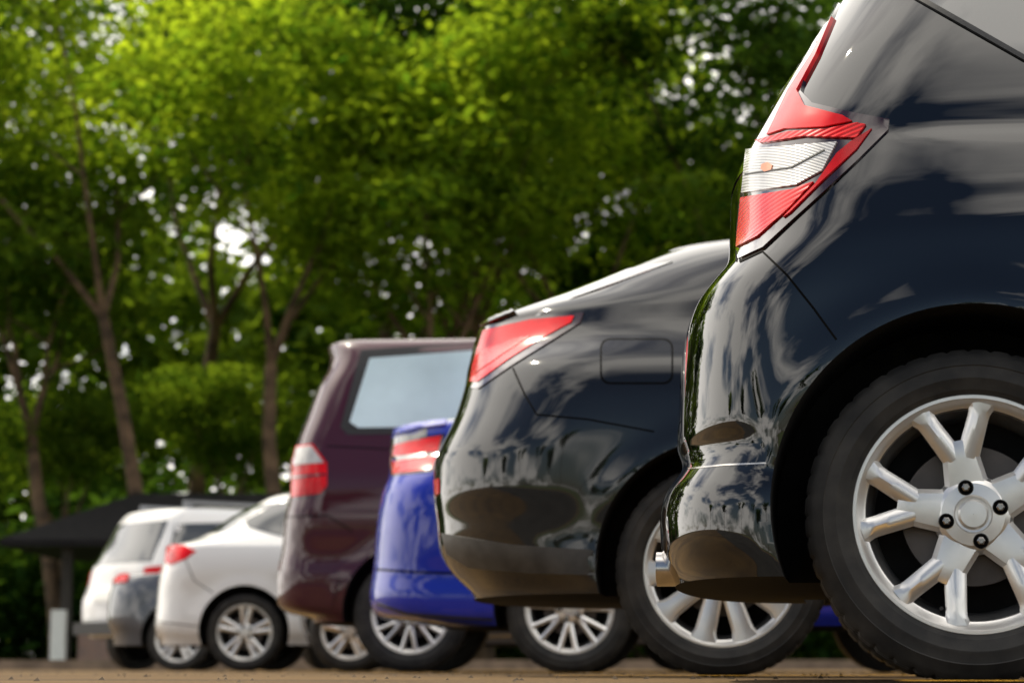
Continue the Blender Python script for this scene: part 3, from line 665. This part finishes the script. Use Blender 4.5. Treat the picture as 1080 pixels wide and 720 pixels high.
for i in range(8):
    put([2,4,2][i%3],-30+i*9+rng.uniform(-2.5,2.5),-38+rng.uniform(-4,4),rng.uniform(.35,.75),rng.uniform(0,6))
for i in range(3):
    put([2,4,3][i%3],-36+rng.uniform(-3,3),-20+i*15,rng.uniform(.4,.6),rng.uniform(0,6))
r=np.random.default_rng(7)
cen=[(r.uniform(-24,24),r.uniform(52,60),abs(r.normal(0,1))*2.3+.5) for i in range(330)]
v,t=leaves(cen,[(1.8,1.2,1.0)]*len(cen),140,.22,8); link(bpy.data.objects.new('shrub_undergrowth',leafmesh('shrub_undergrowth',v,t,LM_dark)))
cen=[(r.uniform(-30,32),r.uniform(62,74),12*r.uniform(0,1) if i%4 else r.uniform(8,21)) for i in range(780)]
v,t=leaves(cen,[(2.2,2.0,1.5)]*len(cen),80,.42,9); link(bpy.data.objects.new('distant_trees',leafmesh('distant_trees',v,t,LM_mid)))
# ---------------------------------------------------------------- sky and sun
SUN=Vector((-.40,.44,.78)).normalized()
el=math.asin(SUN.z); az=math.atan2(SUN.x,SUN.y)
w=bpy.data.worlds.new('sky'); scene.world=w; w.use_nodes=True; nt=w.node_tree; bg=nt.nodes['Background']
sk=N(nt,'ShaderNodeTexSky',sky_type='NISHITA'); sk.sun_disc=False; sk.sun_elevation=el; sk.sun_rotation=az; sk.air_density=1.0; sk.dust_density=1.0
tc=N(nt,'ShaderNodeTexCoord'); sep=N(nt,'ShaderNodeSeparateXYZ'); nt.links.new(tc.outputs['Generated'],sep.inputs[0])
mz=N(nt,'ShaderNodeMath',operation='MAXIMUM'); nt.links.new(sep.outputs['Z'],mz.inputs[0]); mz.inputs[1].default_value=0
az_=N(nt,'ShaderNodeMath',operation='ADD'); nt.links.new(mz.outputs[0],az_.inputs[0]); az_.inputs[1].default_value=.30
dx=N(nt,'ShaderNodeMath',operation='DIVIDE'); nt.links.new(sep.outputs['X'],dx.inputs[0]); nt.links.new(az_.outputs[0],dx.inputs[1])
dy=N(nt,'ShaderNodeMath',operation='DIVIDE'); nt.links.new(sep.outputs['Y'],dy.inputs[0]); nt.links.new(az_.outputs[0],dy.inputs[1])
cb=N(nt,'ShaderNodeCombineXYZ'); nt.links.new(dx.outputs[0],cb.inputs[0]); nt.links.new(dy.outputs[0],cb.inputs[1])
nz=N(nt,'ShaderNodeTexNoise'); nz.inputs['Scale'].default_value=1.5; nz.inputs['Detail'].default_value=5; nz.inputs['Roughness'].default_value=.50; nz.inputs['Distortion'].default_value=.1
nt.links.new(cb.outputs[0],nz.inputs['Vector'])
bi=N(nt,'ShaderNodeMath',operation='MULTIPLY_ADD'); nt.links.new(sep.outputs['Y'],bi.inputs[0]); bi.inputs[1].default_value=.09; nt.links.new(nz.outputs['Fac'],bi.inputs[2])   # cloud bank to the north
cr=N(nt,'ShaderNodeValToRGB'); cr.color_ramp.elements[0].position=.40; cr.color_ramp.elements[1].position=.56
nt.links.new(bi.outputs[0],cr.inputs[0])
mx=N(nt,'ShaderNodeMixRGB'); nt.links.new(cr.outputs[0],mx.inputs[0]); nt.links.new(sk.outputs[0],mx.inputs[1]); mx.inputs[2].default_value=(26,24.8,23,1)
nt.links.new(mx.outputs[0],bg.inputs[0]); bg.inputs[1].default_value=.09
sl=bpy.data.lights.new('sun','SUN'); sl.energy=5.0; sl.angle=math.radians(.6); sl.color=(1,.90,.72)
so=bpy.data.objects.new('sun',sl); so.rotation_euler=SUN.to_track_quat('Z','Y').to_euler(); scene.collection.objects.link(so)
# ---------------------------------------------------------------- camera
cam=bpy.data.cameras.new('camera'); cam.sensor_width=36; cam.lens=FOC/1080*36; cam.clip_start=.02; cam.clip_end=2000
cam.dof.use_dof=True; cam.dof.focus_distance=4.5; cam.dof.aperture_fstop=4.6
co=bpy.data.objects.new('camera',cam); co.location=EYE; co.rotation_euler=Fv.to_track_quat('-Z','Y').to_euler(); scene.collection.objects.link(co)
scene.camera=co
scene.view_settings.view_transform='Standard'
